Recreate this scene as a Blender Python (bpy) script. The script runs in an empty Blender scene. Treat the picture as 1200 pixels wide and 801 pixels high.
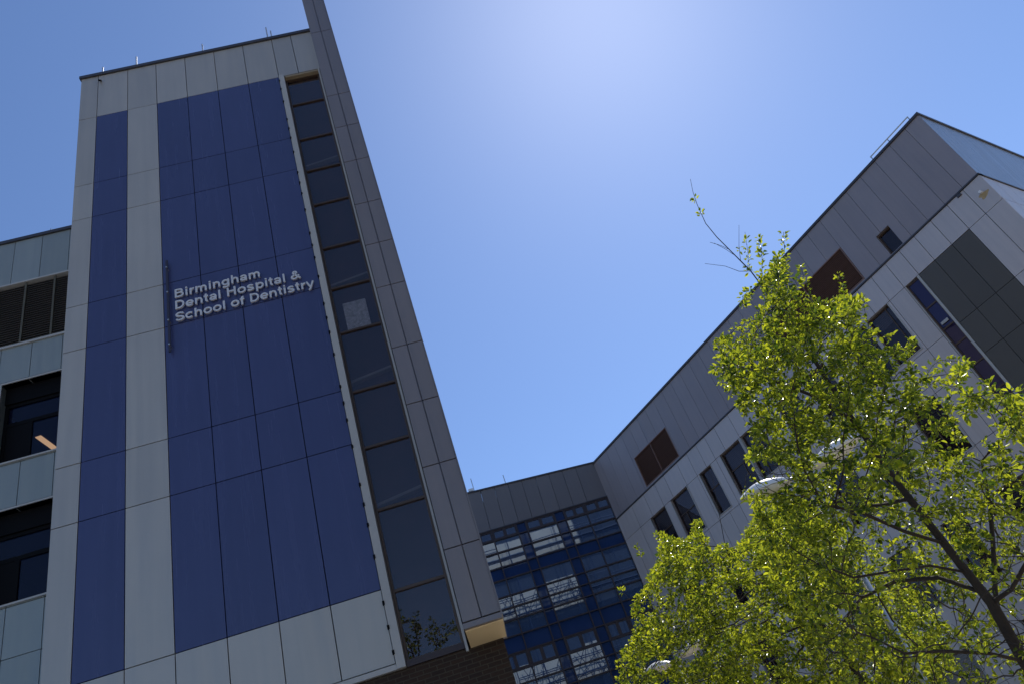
import bpy, bmesh, math, random
import numpy as np
from mathutils import Vector, Matrix

random.seed(7)
rng = np.random.default_rng(11)
S = bpy.context.scene
col = S.collection

# ------------------------------------------------------------------ camera
F_PX = 900.0
PITCH, ROLL = math.radians(35.73), math.radians(-20.84)
CZ = 1.6
cp, sp = math.cos(PITCH), math.sin(PITCH)
fwd = Vector((0, cp, sp)); up0 = Vector((0, -sp, cp)); r0 = Vector((1, 0, 0))
rgt = math.cos(ROLL) * r0 + math.sin(ROLL) * up0
upv = -math.sin(ROLL) * r0 + math.cos(ROLL) * up0
camd = bpy.data.cameras.new('camera'); cam = bpy.data.objects.new('camera', camd); col.objects.link(cam)
camd.sensor_width = 36.0; camd.lens = F_PX / 1200 * 36.0
camd.clip_start = 0.1; camd.clip_end = 3000
M = Matrix((rgt, upv, -fwd)).transposed().to_4x4(); M.translation = (0, 0, CZ)
cam.matrix_world = M
S.camera = cam

# ------------------------------------------------------------------ light
SUN = Vector((0.2328, 0.5252, 0.8185)).normalized()
el = math.asin(SUN.z); az = math.atan2(SUN.x, SUN.y)
w = bpy.data.worlds.new('World'); S.world = w; w.use_nodes = True
nt = w.node_tree; nt.nodes.clear()
sky = nt.nodes.new('ShaderNodeTexSky'); sky.sky_type = 'NISHITA'; sky.sun_disc = False
sky.sun_elevation = el; sky.sun_rotation = az
sky.air_density = 1.0; sky.dust_density = 0.25; sky.ozone_density = 3.0; sky.altitude = 100
bg = nt.nodes.new('ShaderNodeBackground'); bg.inputs[1].default_value = 0.12
wo = nt.nodes.new('ShaderNodeOutputWorld')
gr = nt.nodes.new('ShaderNodeVectorMath'); gr.operation = 'MULTIPLY'; gr.inputs[1].default_value = (.93, 1.03, 1.20)   # colour balance of the clear sky
nt.links.new(sky.outputs[0], gr.inputs[0]); nt.links.new(gr.outputs[0], bg.inputs[0]); nt.links.new(bg.outputs[0], wo.inputs[0])
sl = bpy.data.lights.new('sun', 'SUN'); sl.energy = 4.0; sl.angle = math.radians(0.53); sl.color = (1, 0.95, 0.87)
so = bpy.data.objects.new('sun', sl); col.objects.link(so)
so.rotation_euler = SUN.to_track_quat('Z', 'Y').to_euler()
so.location = (20, 30, 60)
S.view_settings.view_transform = 'Standard'; S.view_settings.look = 'None'
S.view_settings.gamma = 1.0; S.view_settings.use_curve_mapping = False
S.view_settings.exposure = 0.1
S.cycles.max_bounces = 10; S.cycles.transparent_max_bounces = 12
S.cycles.sample_clamp_indirect = 8


# ------------------------------------------------------------------ helpers
def px_ray(x, y):
    return rgt * (x - 600) + upv * (400.5 - y) + fwd * F_PX


def at_hdist(x, y, d):
    """Point seen at a pixel, at horizontal distance d (used to measure the place)."""
    r = px_ray(x, y); k = d / math.hypot(r.x, r.y)
    return Vector((r.x * k, r.y * k, r.z * k + CZ))


def project(P):
    q = P - np.array([0, 0, CZ])
    z = q @ np.array(fwd)
    return 600 + F_PX * (q @ np.array(rgt)) / z, 400.5 - F_PX * (q @ np.array(upv)) / z


def tag(o, label=None, cat=None, group=None, kind=None):
    if label: o['label'] = label
    if cat: o['category'] = cat
    if group: o['group'] = group
    if kind: o['kind'] = kind
    return o


def empty(name, loc, label, cat, group=None):
    o = bpy.data.objects.new(name, None); col.objects.link(o); o.location = loc
    o.empty_display_size = 0.3
    return tag(o, label, cat, group)


def wloc(o):
    v = Vector((0, 0, 0))
    while o is not None:
        v += Vector(o.location); o = o.parent
    return v


class MB:
    """collects geometry in world coordinates and links it as one mesh object"""
    def __init__(s): s.v = []; s.f = []; s.tone = []; s.mi = []; s.smooth = False

    def box8(s, c, tone=1.0):
        i = len(s.v); s.v += [tuple(p) for p in c]
        cc = sum((Vector(p) for p in c), Vector()) / 8
        for q in ((0, 1, 3, 2), (4, 6, 7, 5), (0, 4, 5, 1), (2, 3, 7, 6), (0, 2, 6, 4), (1, 5, 7, 3)):
            a, b, d = Vector(c[q[0]]), Vector(c[q[1]]), Vector(c[q[2]])
            n = (b - a).cross(d - a); m = (a + d) / 2 - cc
            if n.dot(m) < 0: q = q[::-1]
            s.f.append(tuple(i + k for k in q)); s.tone.append(tone)

    def wbox(s, x0, x1, y0, y1, z0, z1):
        s.box8([Vector((x, y, z)) for x in (x0, x1) for y in (y0, y1) for z in (z0, z1)])

    def tube(s, pts, rad, n=8, caps=True):
        pts = [Vector(p) for p in pts]
        if not hasattr(rad, '__len__'): rad = [rad] * len(pts)
        base = len(s.v); ref = None
        for k, p in enumerate(pts):
            t = (pts[min(k + 1, len(pts) - 1)] - pts[max(k - 1, 0)]).normalized()
            if ref is None:
                ref = t.orthogonal().normalized()
            ref = (ref - t * ref.dot(t)).normalized(); b = t.cross(ref)
            for j in range(n):
                a = 2 * math.pi * j / n
                s.v.append(tuple(p + (ref * math.cos(a) + b * math.sin(a)) * rad[k]))
        for k in range(len(pts) - 1):
            for j in range(n):
                a = base + k * n + j; b2 = base + k * n + (j + 1) % n
                s.f.append((a, b2, b2 + n, a + n)); s.tone.append(1.0)
        if caps:
            s.f.append(tuple(base + j for j in range(n))[::-1]); s.tone.append(1.0)
            e = base + (len(pts) - 1) * n
            s.f.append(tuple(e + j for j in range(n))); s.tone.append(1.0)

    def build(s, name, mat, parent=None, smooth=False):
        me = bpy.data.meshes.new(name)
        off = wloc(parent)
        vv = [(a - off.x, b - off.y, c - off.z) for a, b, c in s.v]
        me.from_pydata(vv, [], s.f)
        at = me.attributes.new('tone', 'FLOAT', 'FACE')
        at.data.foreach_set('value', s.tone)
        me.materials.append(mat)
        if smooth:
            me.polygons.foreach_set('use_smooth', [True] * len(me.polygons))
        me.update()
        o = bpy.data.objects.new(name, me); col.objects.link(o)
        if parent is not None: o.parent = parent
        return o


class Face:
    """a vertical building face: u runs along it, z is height above the eye, o is how far proud"""
    def __init__(s, h, nn, D): s.h, s.nn, s.D = Vector(h), Vector(nn), D

    def p(s, u, z, o=0.0): return s.h * u + s.nn * (s.D - o) + Vector((0, 0, z + CZ))

    def box(s, mb, u0, u1, z0, z1, o0, o1, tone=1.0, tilt=0.0):
        c = []
        for i, u in enumerate((u0, u1)):
            for j, z in enumerate((z0, z1)):
                for k, o in enumerate((o0, o1)):
                    d = 0
                    if k and tilt:
                        d = tilt[0] * (i - .5) + tilt[1] * (j - .5)
                    c.append(s.p(u, z, o + d))
        mb.box8(c, tone)


def subtract(r, holes):
    out = [r]
    for hu0, hu1, hz0, hz1 in holes:
        nxt = []
        for (a, b, c, d) in out:
            if hu1 <= a or hu0 >= b or hz1 <= c or hz0 >= d: nxt.append((a, b, c, d)); continue
            if hz0 > c: nxt.append((a, b, c, hz0))
            if hz1 < d: nxt.append((a, b, hz1, d))
            z0, z1 = max(c, hz0), min(d, hz1)
            if hu0 > a: nxt.append((a, hu0, z0, z1))
            if hu1 < b: nxt.append((hu1, b, z0, z1))
        out = nxt
    return [q for q in out if q[1] - q[0] > .02 and q[3] - q[2] > .02]


def panels(mb, face, us, zs, holes=(), gap=.018, depth=.33, o=0.0, tl=.0025):
    """rain-screen panels with real open joints between them"""
    us = sorted(us); zs = sorted(zs)
    for i in range(len(us) - 1):
        for j in range(len(zs) - 1):
            t = 1 + random.uniform(-.05, .05)
            for (a, b, c, d) in subtract((us[i], us[i + 1], zs[j], zs[j + 1]), holes):
                g = gap / 2
                a2 = a + g if abs(a - us[i]) < 1e-6 else a; b2 = b - g if abs(b - us[i + 1]) < 1e-6 else b
                c2 = c + g if abs(c - zs[j]) < 1e-6 else c; d2 = d - g if abs(d - zs[j + 1]) < 1e-6 else d
                face.box(mb, a2, b2, c2, d2, o - depth, o, t,
                         (random.uniform(-tl, tl), random.uniform(-tl, tl)))


# ------------------------------------------------------------------ materials
def mat(name, base, rough=.5, metal=0.0, spec=.5, ior=1.5, noise=0.0, nscale=1.5, bump=0.0, bscale=40, tone=False, coat=0.0):
    m = bpy.data.materials.new(name); m.use_nodes = True
    t = m.node_tree; b = t.nodes['Principled BSDF']
    b.inputs['Roughness'].default_value = rough; b.inputs['Metallic'].default_value = metal
    b.inputs['IOR'].default_value = ior
    b.inputs['Coat Weight'].default_value = coat; b.inputs['Coat Roughness'].default_value = .08
    c = t.nodes.new('ShaderNodeRGB'); c.outputs[0].default_value = (*base, 1); src = c.outputs[0]
    tc = t.nodes.new('ShaderNodeTexCoord')
    if noise:
        n = t.nodes.new('ShaderNodeTexNoise'); n.inputs['Scale'].default_value = nscale
        n.inputs['Detail'].default_value = 6; n.inputs['Roughness'].default_value = .6
        t.links.new(tc.outputs['Object'], n.inputs['Vector'])
        mr = t.nodes.new('ShaderNodeMapRange'); mr.inputs[1].default_value = .25; mr.inputs[2].default_value = .75
        mr.inputs[3].default_value = 1 - noise; mr.inputs[4].default_value = 1 + noise
        t.links.new(n.outputs[0], mr.inputs[0])
        v = t.nodes.new('ShaderNodeVectorMath'); v.operation = 'SCALE'
        t.links.new(src, v.inputs[0]); t.links.new(mr.outputs[0], v.inputs['Scale']); src = v.outputs[0]
    if tone:
        mp = t.nodes.new('ShaderNodeMapping'); mp.inputs['Scale'].default_value = (7, 7, .35)
        n = t.nodes.new('ShaderNodeTexNoise'); n.inputs['Scale'].default_value = 1.0; n.inputs['Detail'].default_value = 5
        t.links.new(tc.outputs['Object'], mp.inputs[0]); t.links.new(mp.outputs[0], n.inputs['Vector'])
        mr = t.nodes.new('ShaderNodeMapRange'); mr.inputs[1].default_value = .3; mr.inputs[2].default_value = .7
        mr.inputs[3].default_value = .95; mr.inputs[4].default_value = 1.04
        t.links.new(n.outputs[0], mr.inputs[0])
        v = t.nodes.new('ShaderNodeVectorMath'); v.operation = 'SCALE'
        t.links.new(src, v.inputs[0]); t.links.new(mr.outputs[0], v.inputs['Scale']); src = v.outputs[0]
        mr2 = t.nodes.new('ShaderNodeMapRange'); mr2.inputs[1].default_value = .3; mr2.inputs[2].default_value = .7
        mr2.inputs[3].default_value = rough * .8; mr2.inputs[4].default_value = rough * 1.25
        t.links.new(n.outputs[0], mr2.inputs[0]); t.links.new(mr2.outputs[0], b.inputs['Roughness'])
        a = t.nodes.new('ShaderNodeAttribute'); a.attribute_name = 'tone'
        v = t.nodes.new('ShaderNodeVectorMath'); v.operation = 'SCALE'
        t.links.new(src, v.inputs[0]); t.links.new(a.outputs['Fac'], v.inputs['Scale']); src = v.outputs[0]
    t.links.new(src, b.inputs['Base Color'])
    if bump:
        n = t.nodes.new('ShaderNodeTexNoise'); n.inputs['Scale'].default_value = bscale; n.inputs['Detail'].default_value = 4
        t.links.new(tc.outputs['Object'], n.inputs['Vector'])
        bp = t.nodes.new('ShaderNodeBump'); bp.inputs['Strength'].default_value = bump; bp.inputs['Distance'].default_value = .02
        t.links.new(n.outputs[0], bp.inputs['Height']); t.links.new(bp.outputs[0], b.inputs['Normal'])
    return m


def glassmat(name, tint, refl_ior=1.5, see=0.0, rough=.01, refl_tint=(1, 1, 1), wav=.0012):
    """tinted pane: mirror by Fresnel, a dark body, and (see) a share of clear view-through"""
    m = bpy.data.materials.new(name); m.use_nodes = True
    t = m.node_tree; t.nodes.clear()
    out = t.nodes.new('ShaderNodeOutputMaterial')
    dif = t.nodes.new('ShaderNodeBsdfDiffuse'); dif.inputs[0].default_value = (*tint, 1)
    tr = t.nodes.new('ShaderNodeBsdfTransparent'); tr.inputs[0].default_value = (.84, .84, .86, 1)
    mx = t.nodes.new('ShaderNodeMixShader'); mx.inputs[0].default_value = see
    t.links.new(dif.outputs[0], mx.inputs[1]); t.links.new(tr.outputs[0], mx.inputs[2])
    gl = t.nodes.new('ShaderNodeBsdfGlossy'); gl.inputs['Roughness'].default_value = rough
    gl.inputs[0].default_value = (*refl_tint, 1)
    fr = t.nodes.new('ShaderNodeFresnel'); fr.inputs[0].default_value = refl_ior
    n = t.nodes.new('ShaderNodeTexNoise'); n.inputs['Scale'].default_value = .9
    tc = t.nodes.new('ShaderNodeTexCoord'); t.links.new(tc.outputs['Object'], n.inputs['Vector'])
    bp = t.nodes.new('ShaderNodeBump'); bp.inputs['Strength'].default_value = 1.0; bp.inputs['Distance'].default_value = wav * .35
    t.links.new(n.outputs[0], bp.inputs['Height']); t.links.new(bp.outputs[0], gl.inputs['Normal'])
    m2 = t.nodes.new('ShaderNodeMixShader')
    # a ray leaving the pane meets no second mirror
    ge = t.nodes.new('ShaderNodeNewGeometry'); iv = t.nodes.new('ShaderNodeMath'); iv.operation = 'SUBTRACT'; iv.inputs[0].default_value = 1
    t.links.new(ge.outputs['Backfacing'], iv.inputs[1]); mu = t.nodes.new('ShaderNodeMath'); mu.operation = 'MULTIPLY'
    t.links.new(iv.outputs[0], mu.inputs[0]); t.links.new(fr.outputs[0], mu.inputs[1])
    t.links.new(mu.outputs[0], m2.inputs[0]); t.links.new(mx.outputs[0], m2.inputs[1]); t.links.new(gl.outputs[0], m2.inputs[2])
    t.links.new(m2.outputs[0], out.inputs[0])
    return m


m_white = mat('pale_grey_panel', (.42, .40, .36), .38, .25, tone=True, noise=.035, nscale=.7)
m_wing = mat('blue_grey_panel', (.28, .31, .295), .42, .25, tone=True, noise=.035, nscale=.7)
m_rwhite = mat('light_grey_panel', (.52, .47, .445), .38, .25, tone=True, noise=.03, nscale=.6)
m_blue = mat('blue_panel', (.052, .064, .158), .24, 0.0, tone=True, noise=.05, nscale=.6)
m_fin = mat('mid_grey_panel', (.205, .185, .185), .36, .25, tone=True, noise=.05, nscale=.7)
m_band = mat('slate_grey_panel', (.30, .262, .262), .42, .25, tone=True, noise=.05, nscale=.5)
m_lband = mat('link_band_panel', (.165, .145, .14), .42, .25, tone=True, noise=.05, nscale=.5)
m_dark = mat('charcoal_panel', (.088, .080, .068), .5, .1, tone=True, noise=.04, nscale=.5)
m_backing = mat('dark_backing', (.02, .02, .02), .9)  # even near-black colour of the building cores and louvre backing
m_flash = mat('dark_flashing', (.07, .065, .07), .4, .4, noise=.05)
m_trim = mat('pale_trim', (.42, .42, .40), .5, .0, noise=.03)
m_bronze = mat('bronze_frame', (.10, .065, .045), .35, .5, noise=.08)
m_frame = mat('dark_frame', (.05, .035, .035), .4, .3)
m_black = mat('black_frame', (.005, .005, .006), .6)
m_black.node_tree.nodes['Principled BSDF'].inputs['Specular IOR Level'].default_value = .08
m_cream = mat('cream_soffit', (.86, .66, .38), .6, noise=.04)
m_louv = mat('brown_louvre', (.21, .12, .09), .55, .1, noise=.06)
m_steel = mat('galvanised_steel', (.55, .55, .54), .35, .7, noise=.08, nscale=6)
m_letter = mat('silver_letters', (.66, .64, .62), .42, .3)
m_sign = mat('sign_bar', (.045, .04, .055), .4, .3)
m_lampwhite = mat('lamp_white_paint', (.80, .80, .78), .3)
m_conc = mat('concrete', (.72, .71, .68), .7, noise=.1, nscale=.5)
m_room = mat('room_wall', (.06, .07, .14), .8)
m_board = mat('pale_board', (.60, .59, .56), .8, noise=.45, nscale=14)
m_stain = mat('rust_stain', (.42, .30, .14), .6, noise=.3, nscale=9)
g_strip = glassmat('stair_glass', (.035, .020, .026), 1.75, .85, refl_tint=(1, .93, .92))
g_curt = glassmat('curtain_glass', (.018, .036, .085), 2.7, 0, refl_tint=(.72, .86, 1.0), wav=.0015)
g_span = glassmat('spandrel_glass', (.018, .042, .125), 1.45, 0, refl_tint=(.7, .85, 1.0))
g_win = glassmat('window_glass', (.018, .013, .018), 1.6, .75, refl_tint=(.95, .80, .82))
g_slit = glassmat('slit_glass', (.020, .014, .045), 1.6, 0, refl_tint=(.85, .78, 1.0))
g_wing = glassmat('wing_glass', (.004, .006, .03), 1.35, .6)


def brickmat():
    m = bpy.data.materials.new('dark_brick'); m.use_nodes = True
    t = m.node_tree; b = t.nodes['Principled BSDF']; b.inputs['Roughness'].default_value = .85
    tc = t.nodes.new('ShaderNodeTexCoord'); mp = t.nodes.new('ShaderNodeMapping')
    mp.vector_type = 'POINT'
    mp.inputs['Rotation'].default_value = (math.radians(90), 0, 0)
    t.links.new(tc.outputs['Object'], mp.inputs[0])
    # the brick bond lies in the wall's own plane: u from x along the wall, v from z
    sep = t.nodes.new('ShaderNodeSeparateXYZ'); t.links.new(tc.outputs['Object'], sep.inputs[0])
    cb = t.nodes.new('ShaderNodeCombineXYZ'); t.links.new(sep.outputs[0], cb.inputs[0]); t.links.new(sep.outputs[2], cb.inputs[1])
    br = t.nodes.new('ShaderNodeTexBrick'); t.links.new(cb.outputs[0], br.inputs['Vector'])
    br.inputs['Scale'].default_value = 1.0; br.inputs['Brick Width'].default_value = .225; br.inputs['Row Height'].default_value = .075
    br.inputs['Mortar Size'].default_value = .008; br.inputs['Mortar Smooth'].default_value = .2
    br.inputs['Color1'].default_value = (.036, .017, .008, 1); br.inputs['Color2'].default_value = (.022, .011, .006, 1)
    br.inputs['Mortar'].default_value = (.055, .043, .028, 1)
    t.links.new(br.outputs[0], b.inputs['Base Color'])
    bp = t.nodes.new('ShaderNodeBump'); bp.inputs['Distance'].default_value = .01; bp.invert = True
    t.links.new(br.outputs['Fac'], bp.inputs['Height']); t.links.new(bp.outputs[0], b.inputs['Normal'])
    return m


m_brick = brickmat()


def leafmat(name, c1, c2, tr):
    m = bpy.data.materials.new(name); m.use_nodes = True
    t = m.node_tree; t.nodes.clear(); out = t.nodes.new('ShaderNodeOutputMaterial')
    a = t.nodes.new('ShaderNodeAttribute'); a.attribute_name = 'tone'
    rp = t.nodes.new('ShaderNodeMix'); rp.data_type = 'RGBA'
    rp.inputs[6].default_value = (*c1, 1); rp.inputs[7].default_value = (*c2, 1)
    t.links.new(a.outputs['Fac'], rp.inputs[0])
    p = t.nodes.new('ShaderNodeBsdfPrincipled'); p.inputs['Roughness'].default_value = .25
    t.links.new(rp.outputs[2], p.inputs['Base Color'])
    tl = t.nodes.new('ShaderNodeBsdfTranslucent')
    v = t.nodes.new('ShaderNodeVectorMath'); v.operation = 'MULTIPLY'; v.inputs[1].default_value = tr
    t.links.new(rp.outputs[2], v.inputs[0]); t.links.new(v.outputs[0], tl.inputs[0])
    mx = t.nodes.new('ShaderNodeMixShader'); mx.inputs[0].default_value = .55
    t.links.new(p.outputs[0], mx.inputs[1]); t.links.new(tl.outputs[0], mx.inputs[2]); t.links.new(mx.outputs[0], out.inputs[0])
    return m


m_leaf = leafmat('spring_leaf', (.024, .050, .008), (.21, .255, .018), (3.6, 3.1, 1.8))
m_bark = mat('bark', (.036, .024, .016), .85, noise=.3, nscale=9, bump=.6, bscale=30)

# ------------------------------------------------------------------ ground
g = MB(); g.v = [(-1500, -1500, 0), (1500, -1500, 0), (1500, 1500, 0), (-1500, 1500, 0)]; g.f = [(0, 1, 2, 3)]; g.tone = [1.0]
m_pave = bpy.data.materials.new('paving'); m_pave.use_nodes = True
t = m_pave.node_tree; b = t.nodes['Principled BSDF']; b.inputs['Roughness'].default_value = .8
tc = t.nodes.new('ShaderNodeTexCoord'); br = t.nodes.new('ShaderNodeTexBrick'); t.links.new(tc.outputs['Object'], br.inputs['Vector'])
br.inputs['Scale'].default_value = 1; br.inputs['Brick Width'].default_value = .6; br.inputs['Row Height'].default_value = .4
br.inputs['Mortar Size'].default_value = .006
br.inputs['Color1'].default_value = (.42, .37, .31, 1); br.inputs['Color2'].default_value = (.38, .34, .29, 1); br.inputs['Mortar'].default_value = (.1, .1, .1, 1)
t.links.new(br.outputs[0], b.inputs['Base Color'])
tag(g.build('ground', m_pave), kind='structure')

# ------------------------------------------------------------------ faces of the place
def mk(azd, D):
    a = math.radians(azd)
    return (Vector((math.cos(a), math.sin(a), 0)), Vector((-math.sin(a), math.cos(a), 0)), D)


AT = 9.4
T = Face(*mk(AT, 13.0)); FN = Face(*mk(AT, 12.05)); W = Face(*mk(AT, 17.9)); C = Face(*mk(11.0, 46.0))
aR = math.radians(130.2)
R = Face((math.cos(aR), math.sin(aR), 0), (math.sin(aR), -math.cos(aR), 0), 32.207)
GZ = -CZ  # ground, measured from the eye


def body(name, face, u0, u1, z0, z1, depth, m, parent, o=-.33):
    mb = MB(); face.box(mb, u0, u1, z0, z1, -depth, o); return mb.build(name, m, parent)


def window(face, u0, u1, z0, z1, parent, glass, fm, trans=(), mull=(), rec=-.16, fw=.06, name='window', bars=.05):
    mb = MB(); o0, o1 = rec - .08, rec + .03
    face.box(mb, u0, u0 + fw, z0, z1, o0, o1); face.box(mb, u1 - fw, u1, z0, z1, o0, o1)
    face.box(mb, u0 + fw, u1 - fw, z0, z0 + fw, o0, o1); face.box(mb, u0 + fw, u1 - fw, z1 - fw, z1, o0, o1)
    for zt in trans: face.box(mb, u0 + fw, u1 - fw, zt - bars / 2, zt + bars / 2, o0, o1 - .003)
    zz = [z0 + fw] + sorted(trans) + [z1 - fw]
    for um in mull:
        a, c, d = (um, z0 + fw, z1 - fw) if not isinstance(um, tuple) else um
        for i in range(len(zz) - 1):
            lo = zz[i] + (bars / 2 if i else 0); hi = zz[i + 1] - (bars / 2 if i < len(zz) - 2 else 0)
            lo, hi = max(lo, c), min(hi, d)
            if hi > lo: face.box(mb, a - bars / 2, a + bars / 2, lo, hi, o0, o1 - .006)
    fr = mb.build(name, fm, parent)
    gb = MB()
    for i in range(len(zz) - 1):
        face.box(gb, u0 + fw * .5, u1 - fw * .5, zz[i] - (fw * .4 if i == 0 else 0) + .004, zz[i + 1] + (fw * .4 if i == len(zz) - 2 else 0) - .004,
                 rec - .03, rec - .01, 1.0, (random.uniform(-.004, .004), random.uniform(-.004, .004)))
    gb.build('pane', glass, fr)
    return fr


# ================================================================== TOWER
tz = [3.87, 5.14, 8.13, 9.43, 12.365, 13.69, 16.65, 17.98, 20.92, 22.98]
tu = [-7.19, -6.69, -5.835, -5.01, -4.15, -3.28, -2.403, -1.515]
tower = empty('clad_tower', T.p(-3.4, GZ), 'tall tower with blue and pale grey panels, narrow glazed strip and hospital name', 'building')
body('core', T, -7.17, .20, GZ, 22.9, 12, m_backing, tower, o=-.34)
mb = MB()
panels(mb, T, tu[:2], tz); panels(mb, T, tu[2:4], tz)
panels(mb, T, tu[1:3], tz[:2]); panels(mb, T, tu[3:], tz[:2])
panels(mb, T, tu[1:3] , tz[-2:]); panels(mb, T, tu[3:] + [-.93, -.30], tz[-2:])
mb.build('pale_cladding', m_white, tower)
mb = MB(); panels(mb, T, tu[1:3], tz[1:-1]); panels(mb, T, tu[3:], tz[1:-1]); mb.build('blue_cladding', m_blue, tower)
# the sides and back of the tower
mb = MB(); mb2 = MB()
for zz0, zz1 in zip(tz[:-1], tz[1:]):
    for k in range(10):
        T.box(mb, -7.21, -7.18, zz0 + .01, zz1 - .01, -.36 - 1.15 * (k + 1) + .01, -.36 - 1.15 * k)
        T.box(mb2, .205, .235, zz0 + .01, zz1 - .01, -.36 - 1.15 * (k + 1) + .01, -.36 - 1.15 * k)
mb.build('side_cladding', m_white, tower); mb2.build('side_cladding', m_white, tower)
mb = MB(); T.box(mb, -7.23, -.30, 22.98, 23.1, -.5, .05); T.box(mb, -7.23, .25, 22.98, 23.1, -12.03, -.5)
mb.build('parapet_cap', m_flash, tower)
# strip
sz = [3.86, 5.09, 6.67, 8.04, 9.41, 11.02, 12.35, 13.69, 15.28, 16.63, 17.98, 19.6, 20.83]
st = window(T, -1.355, -.375, sz[0], sz[-1], tower, g_strip, m_bronze, sz[1:-1], rec=-.14, fw=.045, name='stair_window', bars=.05)
mb = MB(); T.box(mb, -1.355, -.33, 20.84, 20.90, -.33, -.004); mb.build('window_head', mat('window_head_paint', (.34, .27, .17), .6), tower)
mb = MB()
T.box(mb, -1.505, -1.36, 3.765, 20.905, -.32, .07); T.box(mb, -.368, -.325, 3.70, 20.905, -.32, .035)
mb.build('window_trim', m_trim, tower)
mb = MB(); T.box(mb, -1.355, -.375, 3.76, 3.86, -.3, .01); mb.build('window_sill', m_frame, tower)
mb = MB(); z = 4.0
k = 0
while z < 20.7:
    mb = MB(); T.box(mb, -1.53, -1.492, z, z + .07, .03, .085); k += 1; mb.build('fixing_clip', m_black, tower)
    z += (.62, .42, .42, .85)[k % 4]

mb = MB(); T.box(mb, -7.22, -1.51, 3.765, 3.85, -.34, .045); mb.build('base_flashing', m_trim, tower)
# interior of the stair: floors behind the glass
mb = MB(); T.box(mb, -1.5, -.3, GZ + .1, 22.5, -.335, -.33); mb.build('stair_wall', mat('stair_wall_paint', (.05, .028, .030), .8, noise=.5, nscale=.8), tower)
m_land = mat('landing', (.22, .20, .17), .7)
for z, dz in ((6.78, .0), (9.6, .1), (12.5, .0), (16.8, .1)):
    mb = MB(); mb.box8([T.p(u, z + a + (.14 if u > -1 else 0) + dz, o) for u in (-1.34, -.40) for a in (0, .06) for o in (-.325, -.20)]); mb.build('stair_landing', m_land, tower)
# fin
fz = [3.86, 5.09, 6.67, 8.04, 9.41, 11.05, 12.35, 13.71, 15.27, 16.66, 18.05, 21.2, 23.12, 24.9]
mb = MB(); panels(mb, FN, [-.298, .015, .325], fz, depth=.1, gap=.02); mb.build('fin_cladding', m_fin, tower)
mb = MB(); FN.box(mb, -.290, .318, 3.80, 24.88, -1.25, -.1); mb.build('fin_core', m_band, tower)
mb = MB(); FN.box(mb, .318, .338, 3.80, 25.0, -1.28, .012); FN.box(mb, -.30, .318, 3.76, 3.845, -.08, .008); FN.box(mb, -.30, .318, 24.905, 25.0, -1.25, .012)
mb.build('fin_edge', m_fin, tower)
mb = MB(); FN.box(mb, -.285, .322, 3.74, 3.795, -.965, -.085); mb.build('fin_soffit', m_cream, tower)
mb = MB(); T.box(mb, -7.1, .265, GZ, 3.755, -.33, -.02); mb.build('brick_base', m_brick, tower)
mb = MB(); T.box(mb, -7.35, -7.215, 22.05, 22.35, -.6, -.35); mb.build('side_box', m_trim, tower)
mb = MB()
q = T.p(-6.62, 22.72, .0); mb.tube([q, q - T.nn * .10 - Vector((0, 0, .14))], .03, 8); mb.build('overflow_spout', m_black, tower)
for u, hgt in ((-6.62, .22), (-5.62, .42), (-3.62, .35), (-1.62, .55)):
    p = T.p(u, 23.1, -.09)
    mb = MB(); mb.tube([p, p + Vector((0, 0, hgt + .25))], .022, 8); mb.tube([p, p + Vector((0, 0, .1))], .06, 10)
    if hgt > .5: mb.tube([p + T.h * .12, p + T.h * .12 + Vector((0, 0, hgt))], .022, 8)
    mb.build('roof_post', m_steel, tower)


# sign letters: strokes of one width, laid on the wall as solid metal
def arc(cx, cy, rx, ry, a0, a1, n=14):
    return [(cx + rx * math.cos(math.radians(a0 + (a1 - a0) * k / n)), cy + ry * math.sin(math.radians(a0 + (a1 - a0) * k / n))) for k in range(n + 1)]


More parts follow.
